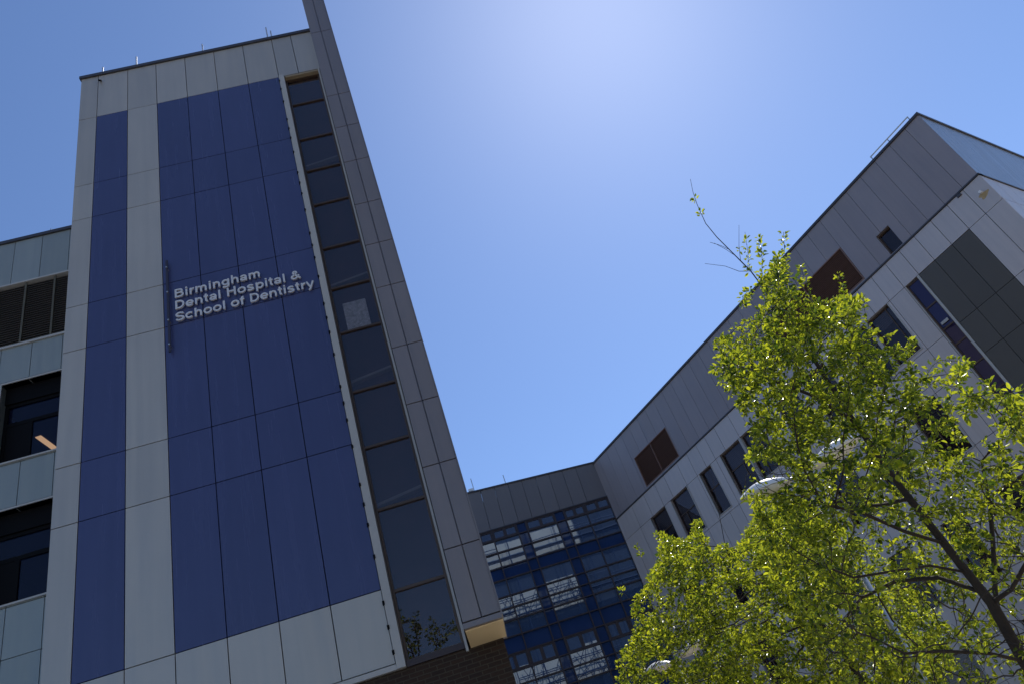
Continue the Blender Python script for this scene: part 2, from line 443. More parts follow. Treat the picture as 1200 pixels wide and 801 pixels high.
GL = {
    'H': (1.0, [[(.19, 0), (.19, 1)], [(.81, 0), (.81, 1)], [(.19, .53), (.81, .53)]]),
    'B': (.98, [[(.19, 0), (.19, 1)], [(.19, .91)] + arc(.54, .72, .22, .19, 90, -90) + [(.19, .53)], [(.19, .53)] + arc(.56, .31, .27, .22, 90, -90) + [(.19, .09)]]),
    'D': (1.0, [[(.19, 0), (.19, 1)], [(.19, .91)] + arc(.45, .5, .38, .41, 90, -90) + [(.19, .09)]]),
    'S': (.93, [arc(.47, .72, .31, .20, 12, 262) + arc(.47, .29, .33, .20, 82, -168)]),
    'i': (.385, [[(.19, 0), (.19, .74)], [(.19, .84), (.19, 1.0)]]),
    'l': (.385, [[(.19, 0), (.19, 1)]]),
    'r': (.54, [[(.18, 0), (.18, .74)], arc(.47, .36, .27, .28, 170, 82)]),
    'n': (.85, [[(.18, 0), (.18, .74)], arc(.43, .41, .235, .24, 180, 0) + [(.665, 0)]]),
    'h': (.85, [[(.18, 0), (.18, 1)], arc(.43, .41, .235, .24, 180, 0) + [(.665, 0)]]),
    'm': (1.24, [[(.18, 0), (.18, .74)], arc(.395, .43, .215, .22, 180, 0) + [(.61, 0)], arc(.825, .43, .215, .22, 180, 0) + [(1.04, 0)]]),
    'a': (.78, [arc(.37, .49, .23, .165, 165, 0) + [(.60, .02)], arc(.36, .22, .22, .14, 60, 420)]),
    'e': (.78, [arc(.39, .37, .285, .285, 0, 318, 20), [(.12, .345), (.675, .345)]]),
    'o': (.86, [arc(.43, .37, .30, .285, 0, 360, 22)]),
    'c': (.77, [arc(.40, .37, .29, .285, 42, 318, 20)]),
    't': (.47, [[(.22, .95), (.22, .2)] + arc(.36, .2, .14, .12, 190, 280, 6), [(.03, .665), (.42, .665)]]),
    'g': (.86, [arc(.40, .38, .27, .27, 0, 360, 20), [(.67, .74), (.67, .05)] + arc(.40, -.02, .27, .19, 0, -155)]),
    'p': (.86, [[(.18, .74), (.18, -.28)], arc(.46, .37, .27, .285, 0, 360, 20)]),
    's': (.77, [arc(.37, .53, .22, .135, 15, 262) + arc(.37, .21, .24, .14, 82, -165)]),
    'f': (.47, [[(.20, 0), (.20, .75)] + arc(.36, .76, .16, .16, 180, 85, 7), [(.02, .665), (.42, .665)]]),
    'y': (.77, [[(.08, .74), (.385, .03)], [(.69, .74), (.37, -.10)] + arc(.24, -.08, .13, .13, -10, -110, 6)]),
    '&': (1.0, [[(.90, .02), (.33, .70)] + arc(.46, .79, .155, .13, 200, -50, 12) + [(.30, .46)] + arc(.37, .27, .24, .20, 140, 320, 12) + [(.80, .46)]]),
    ' ': (.385, []),
}


def lettering(txt, x0, x1, zb, cap, face, o, ex, m, parent, name):
    tot = sum(GL[c][0] for c in txt) - .2; sx = (x1 - x0) / tot
    sw = .082; mb = MB(); x = -.09; lay = 0
    for c in txt:
        adv, strokes = GL[c]
        if c == ' ': mb.build(name, m, parent); mb = MB()
        for st_ in strokes:
            lay += 1; oo = o + ex + (lay % 3) * .0025
            P_ = [Vector(((px + x) * sx / cap, py)) for px, py in st_]
            closed = (P_[0] - P_[-1]).length < .01 and len(P_) > 4
            b0 = len(mb.v); n = len(P_)
            for k, q in enumerate(P_):
                if closed: t0 = P_[(k - 1) % (n - 1)]; t1 = P_[(k + 1) % (n - 1)]
                else: t0 = P_[max(k - 1, 0)]; t1 = P_[min(k + 1, n - 1)]
                d = (t1 - t0).normalized(); nn2 = Vector((-d.y, d.x))
                for sg in (-1, 1):
                    e_ = q + nn2 * sg * sw
                    for od in (o, oo): mb.v.append(tuple(face.p(x0 + e_.x * cap, zb + e_.y * cap, od)))
            for k in range(n - 1):
                a = b0 + 4 * k; b2 = a + 4
                mb.f += [(a + 1, b2 + 1, b2 + 3, a + 3), (a, a + 1, a + 3, a + 2)[:0] or (a, b2, b2 + 1, a + 1), (a + 2, a + 3, b2 + 3, b2 + 2)]
                mb.tone += [1, 1, 1]
            if not closed:
                e2 = b0 + 4 * (n - 1)
                mb.f += [(b0, b0 + 1, b0 + 3, b0 + 2), (e2, e2 + 2, e2 + 3, e2 + 1)]; mb.tone += [1, 1]
        x += adv
    return mb.build(name, m, parent)


sign = empty('hospital_sign', T.p(-4.75, 12.3, .05), 'raised silver letters naming the dental hospital on the blue panels', 'sign')
for txt, x1, zb in (('Birmingham', -2.80, 13.10), ('Dental Hospital &', -1.915, 12.745), ('School of Dentistry', -1.66, 12.385)):
    lettering(txt, -4.73, x1, zb, .255, T, .04, .035, m_letter, sign, 'lettering')
rail = empty('wall_bracket_bar', T.p(-4.9, 11.56, .1), 'thin dark vertical bar fixed beside the silver letters', 'wall bar')
mb = MB(); T.box(mb, -4.90, -4.85, 11.56, 14.35, .07, .10); mb.build('bar', m_sign, rail)
for z in (11.75, 12.45, 13.3, 14.1):
    a = T.p(-4.875, z, .002); b2 = T.p(-4.875, z, .13)
    mb = MB(); mb.tube([a, b2], .018, 8); mb.build('fixing', m_steel, rail)
# board standing in the strip
brd = MB(); T.box(brd, -1.14, -.62, 11.10, 11.88, -.215, -.18)
tag(brd.build('storage_board', m_board), 'pale mottled board standing inside the glazed strip beside the silver letters', 'board')

# ================================================================== LEFT WING
wing = empty('side_wing', W.p(-13, GZ), 'lower wing clad in blue-grey panels with mesh louvres and one lit room', 'building')
wus = [-8.0 - .9 * k + .0 for k in range(0, 16)]
wus = [-7.2, -8.12, -9.02, -9.92, -10.82, -11.71, -12.6, -13.5, -14.4, -15.3, -16.2, -17.1, -18.0, -18.9, -19.8]
body('core', W, -19.75, -7.2, GZ, 22.5, 10, m_backing, wing, o=-4.5)
wh = []
wins = []
for (ua, ub) in ((-11.57, -8.3), (-15.9, -12.9)):
    for (za, zb) in ((13.64, 16.40), (9.50, 12.13), (1.0, 3.6)):
        wh.append((ua, ub, za, zb)); wins.append((ua, ub, za, zb))
for (ua, ub) in ((-11.57, -8.3), (-15.9, -12.9)):
    pass
wh.append((-19.8, -7.2, 17.88, 20.5))
mb = MB(); panels(mb, W, wus, [GZ, 1.0, 3.6, 5.2, 6.75, 8.15, 9.42, 12.2, 13.56, 16.48, 17.80], wh, depth=.5); mb.build('cladding', m_wing, wing)
mb = MB(); panels(mb, W, wus, [20.56, 22.55], depth=.5); mb.build('parapet_cladding', m_wing, wing)
mb = MB()
W.box(mb, -19.8, -7.2, 17.80, 17.875, -.45, .05)
mb.build('louvre_sill', m_trim, wing)
mb = MB(); W.box(mb, -19.8, -7.2, 20.5, 20.56, -.45, .02)
mb.build('louvre_head', m_trim, wing)
mb = MB(); W.box(mb, -19.8, -7.2, 22.55, 22.68, -10, .06); mb.build('parapet_cap', m_flash, wing)
# louvre: fine angled blades with posts
mb = MB(); z = 17.9
while z < 20.46:
    c = []
    for u in (-19.75, -7.22):
        for (zz, oo) in ((z, -.05), (z + .012, -.05), (z + .055, -.15), (z + .067, -.15)):
            c.append(W.p(u, zz, oo))
    # order to box8: (u)(z)(o)
    mb.box8([c[0], c[2], c[1], c[3], c[4], c[6], c[5], c[7]]); z += .095
lv = mb.build('louvre', mat('louvre_metal', (.13, .11, .085), .5, .3), wing)
mb = MB()
for k in range(14):
    u = -11.22 + .9 * (k - 9)
    if -19.7 < u < -7.3: W.box(mb, u - .03, u + .03, 17.885, 20.49, -.045, -.02)
mb.build('louvre_post', mat('olive_post', (.10, .085, .05), .5, .2), lv)
mb = MB(); W.box(mb, -19.75, -7.22, 17.88, 20.5, -.3, -.2); mb.build('louvre_backing', m_backing, lv)
for i, (ua, ub, za, zb) in enumerate(wins):
    f = window(W, ua, ub, za, zb - .58 if zb > 5 else zb, wing, g_wing, m_black, trans=[zb - 1.3] if zb > 5 else [], mull=[(ua + .75, za, zb - 1.3)] if zb > 5 else [], rec=-.3, fw=.1, bars=.12)
    b_ = MB(); W.box(b_, ua - .03, ub, za - .05, za + .0, -.3, .05); W.box(b_, ua - .03, ub, zb, zb + .05, -.3, .03); W.box(b_, ua - .03, ua, za, zb, -.3, .02); b_.build('trim', m_trim, f)
    if zb > 5:
        b_ = MB(); W.box(b_, ua, ub, zb - .575, zb, -.4, -.22); b_.build('blind_box', m_black, f)
        b_ = MB(); W.box(b_, ua + .1, ua + .69, za + .1, zb - 1.36, -.305, -.285); b_.build('vent_panel', m_black, f)
    # room behind: walls, floor slab, ceiling
    r_ = MB(); W.box(r_, ua - .2, ub + .6, za - .1, za - .06, -4.48, -.51); r_.build('room_floor', m_room, f)
    r_ = MB(); W.box(r_, ua - .2, ub + .6, zb - .45, zb - .40, -4.48, -.51); r_.build('room_ceiling', m_room, f)


def at_height(x, y, zw):
    r = px_ray(x, y); k = zw / r.z
    return Vector((r.x * k, r.y * k, zw + CZ))


# one ceiling light is on behind the upper window
zc_ = 15.93
a, b2 = at_height(44.5, 511, zc_), at_height(72, 531, zc_)
sd = (b2 - a).cross(Vector((0, 0, 1))).normalized() * .09; up_ = Vector((0, 0, .05))
mb = MB(); mb.box8([a - sd, a - sd + up_, a + sd, a + sd + up_, b2 - sd, b2 - sd + up_, b2 + sd, b2 + sd + up_])
m_em = bpy.data.materials.new('lit_tube'); m_em.use_nodes = True
e_ = m_em.node_tree.nodes['Principled BSDF']; e_.inputs['Emission Color'].default_value = (1, .62, .34, 1); e_.inputs['Emission Strength'].default_value = 1.6
tag(mb.build('strip_light', m_em), 'lit warm strip light seen through the upper wing window', 'ceiling light')
for du in (-10.75,):
    p = W.p(du, 22.68, -.3)
    mb = MB(); mb.tube([p, p + Vector((0, 0, .5))], .022, 8); mb.tube([p + W.h * .1, p + W.h * .06 + Vector((0, 0, .45))], .018, 8); mb.tube([p, p + Vector((0, 0, .08))], .07, 10)
    mb.build('roof_post', m_steel, wing)

# ================================================================== LINK BUILDING
link = empty('link_building', C.p(2, GZ), 'glazed link building with a dark blue curtain wall under a slate grey band', 'building')
body('core', C, -14, 11.22, GZ, 22.0, 12, m_backing, link, o=-.34)
cm = [-13.9, -12.4, -11.8, -9.9, -9.3, -7.4, -6.8, -4.9, -4.3, -2.4, -1.8, .1, .72, 1.72, 3.35, 4.97, 5.58, 7.50, 8.13, 9.54, 11.20]
dark_cols = {(-12.4, -11.8), (-9.9, -9.3), (-7.4, -6.8), (-4.9, -4.3), (-2.4, -1.8), (.1, .72), (4.97, 5.58), (7.50, 8.13)}
cz = [19.76, 19.08, 18.25, 17.28, 16.52, 15.49, 14.77, 14.05, 13.14, 12.19, 11.27, 10.5, 9.7, 8.65, 7.95, 6.9, 6.15, 5.4, 4.5, 3.6, 2.6, 1.6, .5, GZ + .1]
span_rows = {3, 8, 13, 18}; small_rows = {0, 9}
fr = MB(); gs = MB(); bays = {}
hw = .035
for u in cm: C.box(fr, u - hw, u + hw, cz[-1], cz[0] + .0, -.33, .03)
for z in cz:
    for a, b2 in zip(cm[:-1], cm[1:]): C.box(fr, a + hw, b2 - hw, z - .035, z + .035, -.30, .018)
for i in range(len(cz) - 1):
    for a, b2 in zip(cm[:-1], cm[1:]):
        dk = (a, b2) in dark_cols
        bi = sum(1 for q in dark_cols if q[0] < a); fl = sum(1 for q in span_rows if q < i)
        if not (dk or i in span_rows): gv, vf = bays.setdefault((bi, fl), (MB(), MB()))
        z0, z1 = cz[i + 1] + .035, cz[i] - .035
        tl = (random.uniform(-.003, .003), random.uniform(-.003, .003))
        if dk or i in span_rows: C.box(gs, a + hw, b2 - hw, z0, z1, -.12, -.10, 1, tl)
        elif i in small_rows:
            n = 2 if b2 - a > 1.2 else 1
            for k in range(n):
                ua = a + hw + (b2 - a - 2 * hw) * k / n; ub = a + hw + (b2 - a - 2 * hw) * (k + 1) / n
                for r_ in ((ua, ua + .1, z0, z1), (ub - .1, ub, z0, z1), (ua + .1, ub - .1, z0, z0 + .08), (ua + .1, ub - .1, z1 - .08, z1)):
                    C.box(vf, *r_, -.12, -.02)
                C.box(gv, ua + .1, ub - .1, z0 + .08, z1 - .08, -.10, -.08, 1, (random.uniform(-.004, .004), random.uniform(-.004, .004)))
        else: C.box(gv, a + hw, b2 - hw, z0, z1, -.12, -.10, 1, tl)
cw = fr.build('curtain_wall', m_frame, link)
gs.build('spandrel_glass', g_span, cw)
for gv, vf in bays.values():
    gb_ = gv.build('window', g_curt, link)
    if vf.v: vf.build('vent_frame', m_frame, gb_)


def ctop(u): return 22.68 - .043 * (u - 2.7)


mb = MB()
us = [-13.9 + .93 * k for k in range(40)]; us = [u for u in us if u < 10.9] + [11.33]
off_ = 3.33 - min(us, key=lambda q: abs(q - 3.33)); us = [u + off_ if u < 11 else u for u in us]
for a, b2 in zip(us[:-1], us[1:]):
    g_ = .012; c = []
    sh = lambda u, z: u + .10 * (z - 19.8) / 2.8
    for u in (a + g_, b2 - g_):
        for z in (19.83, None):
            zt = ctop(u) if z is None else z
            uu = min(sh(u, zt), 11.36) if u < 11.2 else 11.23 + .1 * (zt - 19.8) / 2.5
            for o in (-.30, 0): c.append(C.p(uu, zt, o))
    mb.box8(c, 1 + random.uniform(-.05, .05))
mb.build('fascia_cladding', m_lband, link)
mb = MB(); mb.box8([C.p(u, ctop(u) + dz, o) for u in (-13.9, 11.36) for dz in (.0, .1) for o in (-.5, .06)]); mb.build('parapet_cap', m_flash, link)
mb = MB(); C.box(mb, -13.9, 11.22, 19.775, 19.83, -.3, .05); mb.build('fascia_flashing', m_flash, link)
for u, hgt in ((3.1, 1.15), (5.25, .75)):
    mb = MB(); p = C.p(u, 22.6, -.7); mb.tube([p, p + Vector((0, 0, hgt + .3))], .03, 8)
    tag(mb.build('roof_mast', m_steel), 'thin upright mast on the link roof beside the tower edge' if u < 4 else 'short thin mast on the link roof farther from the tower', 'mast', 'masts on the link roof')
ca = empty('roof_camera', C.p(2.95, 22.7, -.3), 'small white security camera on the link roof next to the tower', 'camera')
mb = MB(); C.box(mb, 2.7, 3.02, 22.88, 23.05, -.45, -.1); mb.build('housing', m_lampwhite, ca)
mb = MB(); mb.tube([C.p(2.86, 22.6, -.3), C.p(2.86, 22.88, -.3)], .04, 8); mb.build('bracket', m_steel, ca)

# ================================================================== RIGHT BLOCK
rb = empty('ward_block', R.p(20, GZ), 'large grey block with slate top band, brown louvres and recessed windows behind the tree', 'building')
body('core', R, 6.63, 34.6, GZ, 22.0, 14, m_backing, rb, o=-.34)
RT = 22.25
# --- slate band
holes = [(27.66, 31.07, 18.27, 20.33), (12.89, 18.3, 18.25, 20.35), (10.59, 11.31, 18.2, 19.38)]
us = [6.6] + [7.36 + .92 * k for k in range(30)]; us = [u for u in us if u < 34.2] + [34.75]
mb = MB(); panels(mb, R, us, [18.14, RT], holes, gap=.014); mb.build('band_cladding', m_band, rb)
for (a, b2, z0, z1) in holes[:2]:
    mb = MB(); z = z0 + .02
    while z < z1 - .05:
        mb.box8([R.p(u, z + dz + k * .05, oo) for u in (a, b2) for dz in (0, .014) for k, oo in ((1, -.2), (0, -.06))]); z += .085
    lv = mb.build('louvre', m_louv, rb)
    mb = MB(); R.box(mb, a, b2, z0, z1, -.32, -.23); mb.build('louvre_backing', m_louv, lv)
    mb = MB(); R.box(mb, a, a + .05, z0, z1, -.22, .012); R.box(mb, b2 - .05, b2, z0, z1, -.22, .012); R.box(mb, a + .05, b2 - .05, z1 - .05, z1, -.22, .012); R.box(mb, a + .05, b2 - .05, z0, z0 + .05, -.22, .012)
    R.box(mb, (a + b2) / 2 - .02, (a + b2) / 2 + .02, z0 + .05, z1 - .05, -.1, .0)
    mb.build('louvre_frame', m_louv, lv)
window(R, 10.59, 11.31, 18.2, 19.38, rb, g_win, m_bronze, rec=-.2, fw=.06)
mb = MB(); R.box(mb, 6.55, 34.75, 18.075, 18.14, -.3, .06)
mb.build('band_flashing', m_flash, rb)
mb = MB(); R.box(mb, 6.53, 34.8, RT, RT + .12, -14.05, .07); mb.build('parapet_cap', m_flash, rb)
# --- light cladding with openings
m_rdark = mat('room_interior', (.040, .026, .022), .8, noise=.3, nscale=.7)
m_greyrefl = mat('reflected_grey', (.22, .22, .24), .7)  # grey of the reflection in the upper window glass, as a colour
W1 = [(30.37, 31.88), (28.19, 29.78), (25.93, 26.94), (23.45, 25.05), (21.8, 23.30), (19.0, 20.4), (16.9, 18.3), (14.2, 15.6), (12.8, 14.04)]
W2 = [(30.37, 31.88), (27.0, 28.5), (24.3, 25.8), (21.4, 22.9), (18.6, 20.1), (16.4, 17.7), (13.6, 15.0)]
W3 = [(30.3, 31.8), (27.3, 28.8), (24.3, 25.8), (21.2, 22.6), (18.4, 19.6), (15.6, 16.7), (12.6, 13.95), (9.3, 10.8)]
W4 = [(30.3, 31.8), (27.3, 28.8), (24.3, 25.8), (21.9, 23.2), (18.63, 20.8), (14.6, 16.2), (10.6, 12.2)]
hz = [(13.98, 16.57), (9.5, 12.1), (5.12, 7.67), (.4, 3.4)]
H = []
for Ws, (z0, z1) in zip((W1, W2, W3, W4), hz):
    H += [(a, b2, z0, z1) for a, b2 in Ws]
strip = (11.06, 11.70, 9.39, 16.57); dpan = (8.25, 10.94, 9.33, 16.57)
H2 = H + [strip, dpan, (10.94, 11.06, 9.33, 16.57)]
us = [6.6, 7.42, 8.25, 9.14, 10.06, 10.93, 11.76, 12.62, 13.5, 14.4, 15.3, 16.2, 17.1, 18.0, 18.9, 19.8, 20.7, 21.6, 22.5, 23.3, 24.52, 25.41, 26.22, 27.12, 28.1, 29.45, 30.41, 31.6, 32.95, 34.75]
mb = MB(); panels(mb, R, us, [GZ, .4, 3.4, 5.12, 7.67, 9.5, 12.1, 13.78, 16.585, 18.07], H2, gap=.022)
mb.build('light_cladding', m_rwhite, rb)
mb = MB(); panels(mb, R, [8.25, 9.14, 10.06, 10.94], [9.33, 12.17, 13.77, 16.57], gap=.02); mb.build('charcoal_cladding', m_dark, rb)
slit = window(R, *strip, rb, g_slit, m_bronze, trans=[10.8, 12.1, 13.2, 14.02, 15.2], rec=-.12, fw=.06, bars=.07)
mb = MB(); R.box(mb, 10.95, 11.055, 9.34, 16.565, -.3, .03); R.box(mb, 11.70, 11.73, 9.39, 16.57, -.3, .02); mb.build('trim', m_trim, slit)
mb = MB(); R.box(mb, 11.2, 11.55, 14.2, 14.32, -.11, -.06); mb.build('vent_handle', m_trim, slit)
for (a, b2, z0, z1) in H:
    if (a, b2) == (12.8, 14.04): tr_, mu_ = [], [13.1]
    elif b2 - a > 1.2: tr_, mu_ = [z0 + (z1 - z0) * .58], [((a + b2) / 2 + random.choice((-.2, .2)), z0, z0 + (z1 - z0) * .58)]
    else: tr_, mu_ = [z0 + (z1 - z0) * .58], []
    f_ = window(R, a, b2, z0, z1, rb, g_win, m_bronze, trans=tr_, mull=mu_, rec=-.2, fw=.05)
    mb = MB(); R.box(mb, b2, b2 + .05, z0, z1, -.25, .02); R.box(mb, a - .05, a, z0, z1, -.25, .02); R.box(mb, a - .05, b2 + .05, z0 - .04, z0, -.25, .04)
    if a in (21.8, 12.8): R.box(mb, b2 + .05, b2 + .12, z0, z1, -.2, .03)
    mb.build('trim', m_trim, f_)
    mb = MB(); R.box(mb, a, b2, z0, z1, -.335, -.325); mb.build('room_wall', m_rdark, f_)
    k_ = random.random(); top_ = tr_[0] + .05 if tr_ else z1 - 1.4
    if k_ < .7:
        zb_ = top_ - (0 if k_ < .4 else random.uniform(-.8, .9)); mb = MB(); n_ = int((z1 - zb_) / .09)
        for q in range(n_): R.box(mb, a + .06, b2 - .06, z1 - .09 * q - .075, z1 - .09 * q - .005, -.31, -.295)
        mb.build('reflection_slats', m_greyrefl, f_)  # added grey slats that stand in for the pale reflection high in the panes
# --- end face towards the right
e = R.nn; hh = R.h
EN = Face(e, hh, 6.6)   # u runs away along nn from the corner at u = 32.207
m_end = mat('sky_tinted_end_panel', (.27, .30, .34), .33, .3, tone=True, noise=.03, nscale=.5)  # blue of the reflected sky is put into this end band colour
mb = MB(); uu = [32.235 + .5 * k for k in range(28)]
for a, b2 in zip(uu[:-1], uu[1:]):
    EN.box(mb, a + .006, b2 - .006, 18.14, RT, -.02, .0, 1 + random.uniform(-.04, .04))
mb.build('end_band_cladding', m_end, rb)
mb = MB(); uu = [32.235 + 1.1 * k for k in range(13)]; zz = [GZ, 2.6, 5.1, 7.6, 9.4, 12.1, 13.78, 16.585, 18.07]
for a, b2 in zip(uu[:-1], uu[1:]):
    for z0, z1 in zip(zz[:-1], zz[1:]): EN.box(mb, a + .01, b2 - .01, z0 + .01, z1 - .01, -.02, .0, 1 + random.uniform(-.03, .03))
mb.build('end_light_cladding', m_rwhite, rb)
mb = MB(); EN.box(mb, 32.2, 46.2, 18.075, 18.14, -.02, .05); mb.build('end_flashing', m_flash, rb)
# rusty outlet near the corner
mb = MB(); c0 = R.p(6.98, 17.35, .004); segs = 18
vv = []
mb.v.append(tuple(c0)); mb.v
for k in range(segs):
    a = 2 * math.pi * k / segs; rr = .17 * (1 + .25 * math.sin(3 * a + 1) + .12 * math.sin(5 * a))
    mb.v.append(tuple(c0 + R.h * (-math.cos(a) * rr * 1.2) + Vector((0, 0, math.sin(a) * rr * .8 - .1))))
for k in range(segs): mb.f.append((0, 1 + k, 1 + (k + 1) % segs)); mb.tone.append(1)
mb.build('rust_stain', m_stain, rb)
mb = MB(); q = R.p(6.98, 17.4, 0); mb.tube([q, q - R.nn * .16], .06, 10); mb.build('overflow_pipe', m_lampwhite, rb)
mb = MB(); R.box(mb, 7.55, 7.75, 17.93, 18.06, .0, .06); mb.build('gutter_clip', m_flash, rb)
# roof rail
rr = empty('roof_railing', R.p(8, RT, -.12), 'thin steel safety rail on the roof edge of the grey block', 'railing')
mb = MB(); mb.tube([R.p(6.95, RT + .42, -.12), R.p(9.25, RT + .42, -.12)], .03, 8)
mb.build('top_rail', m_steel, rr)
for u in (6.98, 8.2, 9.22):
    mb = MB(); mb.tube([R.p(u, RT + .1, -.12), R.p(u, RT + .42, -.12)], .025, 8)
    mb.build('rail_post', m_steel, rr)


# ================================================================== STREET LAMPS
def hood(mb_top, mb_un, base, d, L, Wd, Ht):
    """a leaf-shaped lamp head: curved hood above, shallow bowl below"""
    d = d.normalized(); s = Vector((-d.y, d.x, 0)); n = 14; m = 8
    for (mb, sg) in ((mb_top, 1), (mb_un, -1)):
        b0 = len(mb.v)
        for i in range(n + 1):
            t_ = i / n; wdt = Wd * .5 * max(.02, (math.sin(math.pi * min(1, (t_ * .86 + .07))) ** .65))
            ht = Ht * max(.03, math.sin(math.pi * min(1, t_ * .9 + .06)) ** .8)
            for j in range(m + 1):
                a = math.pi * j / m
                p = base + d * (t_ * L) + s * (wdt * math.cos(a)) + Vector((0, 0, sg * math.sin(a) * ht * (1.0 if sg > 0 else .7) + t_ * .10 * L))
                mb.v.append(tuple(p))
        for i in range(n):
            for j in range(m):
                q = b0 + i * (m + 1) + j; f_ = (q, q + 1, q + m + 2, q + m + 1)
                mb.f.append(f_ if sg < 0 else f_[::-1]); mb.tone.append(1)


m_diff = mat('lamp_diffuser', (.72, .68, .58), .35, noise=.12, nscale=8)


def lamp(name, base, azd, H_, label, sc=1.0):
    L = empty(name, base, label, 'street lamp', 'twin-headed street lamps')
    d = Vector((math.sin(math.radians(azd)), math.cos(math.radians(azd)), 0))
    b_ = Vector(base)
    mb = MB(); mb.tube([b_, b_ + Vector((0, 0, .9)), b_ + Vector((0, 0, .95)), b_ + Vector((0, 0, H_))], [.085, .085, .06, .05], 14); mb.build('pole', m_steel, L, True)
    top = b_ + Vector((0, 0, H_))
    for sg in (-1, 1):
        mb = MB(); mb.tube([top - Vector((0, 0, .35)), top + d * sg * .06 * sc - Vector((0, 0, .1)), top + d * sg * .14 * sc + Vector((0, 0, .02)), top + d * sg * .26 * sc + Vector((0, 0, .05))], [.035, .035, .03, .028], 8)
        mb.build('arm', m_lampwhite, L, True)
        a, u_ = MB(), MB(); hood(a, u_, top + d * sg * .2 * sc + Vector((0, 0, .02)), d * sg, .88 * sc, .46 * sc, .17 * sc)
        hd = a.build('lamp_head', m_lampwhite, L, True); u_.build('diffuser', m_diff, hd, True)
    return L


def ground_at(azd, d): return (math.sin(math.radians(azd)) * d, math.cos(math.radians(azd)) * d, 0)


lamp('street_lamp', ground_at(16.5, 13.0), 112, 5.95, 'nearer and larger twin street lamp with white heads half hidden in the tree', 1.0)
lamp('street_lamp', ground_at(2.8, 22.7), 127, 5.95, 'farther and smaller twin street lamp low in the leaves before the link building', 1.0)


# ================================================================== TREES
def in_poly(px, py, poly):
    ins = np.zeros(len(px), bool); n = len(poly)
    for i in range(n):
        x1, y1 = poly[i]; x2, y2 = poly[(i + 1) % n]
        c = ((y1 > py) != (y2 > py)) & (px < (x2 - x1) * (py - y1) / (y2 - y1 + 1e-9) + x1)
        ins ^= c
    return ins


def colonize(seedpts, seedpar, att, step, infl, kill, iters, upb=.12):
    P = [np.array(p, float) for p in seedpts]; par = list(seedpar); att = att.copy(); kids = {}
    for it in range(iters):
        if len(att) == 0: break
        A = np.array(P)
        best = np.full(len(att), 1e9); idx = np.zeros(len(att), int)
        for s0 in range(0, len(A), 4000):
            d2 = ((att[:, None, :] - A[None, s0:s0 + 4000, :]) ** 2).sum(2)
            j = d2.argmin(1); v = d2[np.arange(len(att)), j]; u = v < best
            best[u] = v[u]; idx[u] = j[u] + s0
        keep = best > kill ** 2
        use = keep & (best < infl ** 2)
        if not use.any(): break
        dirs = {}
        for a, i in zip(att[use], idx[use]):
            v = a - A[i]; v = v / (np.linalg.norm(v) + 1e-9)
            dirs.setdefault(int(i), []).append(v)
        for i, vs in dirs.items():
            v = np.sum(vs, 0); v = v / (np.linalg.norm(v) + 1e-9) + np.array([0, 0, upb]) + rng.normal(0, .16, 3)
            if par[i] >= 0: 
                pv = A[i] - A[par[i]]; v = v + .35 * pv / (np.linalg.norm(pv) + 1e-9)
            v /= np.linalg.norm(v)
            q = A[i] + v * step
            if any(np.dot(q - P[c_], q - P[c_]) < (.55 * step) ** 2 for c_ in kids.get(i, ())): continue
            kids.setdefault(i, []).append(len(P))
            P.append(q); par.append(i)
        att = att[keep]
    return np.array(P), par


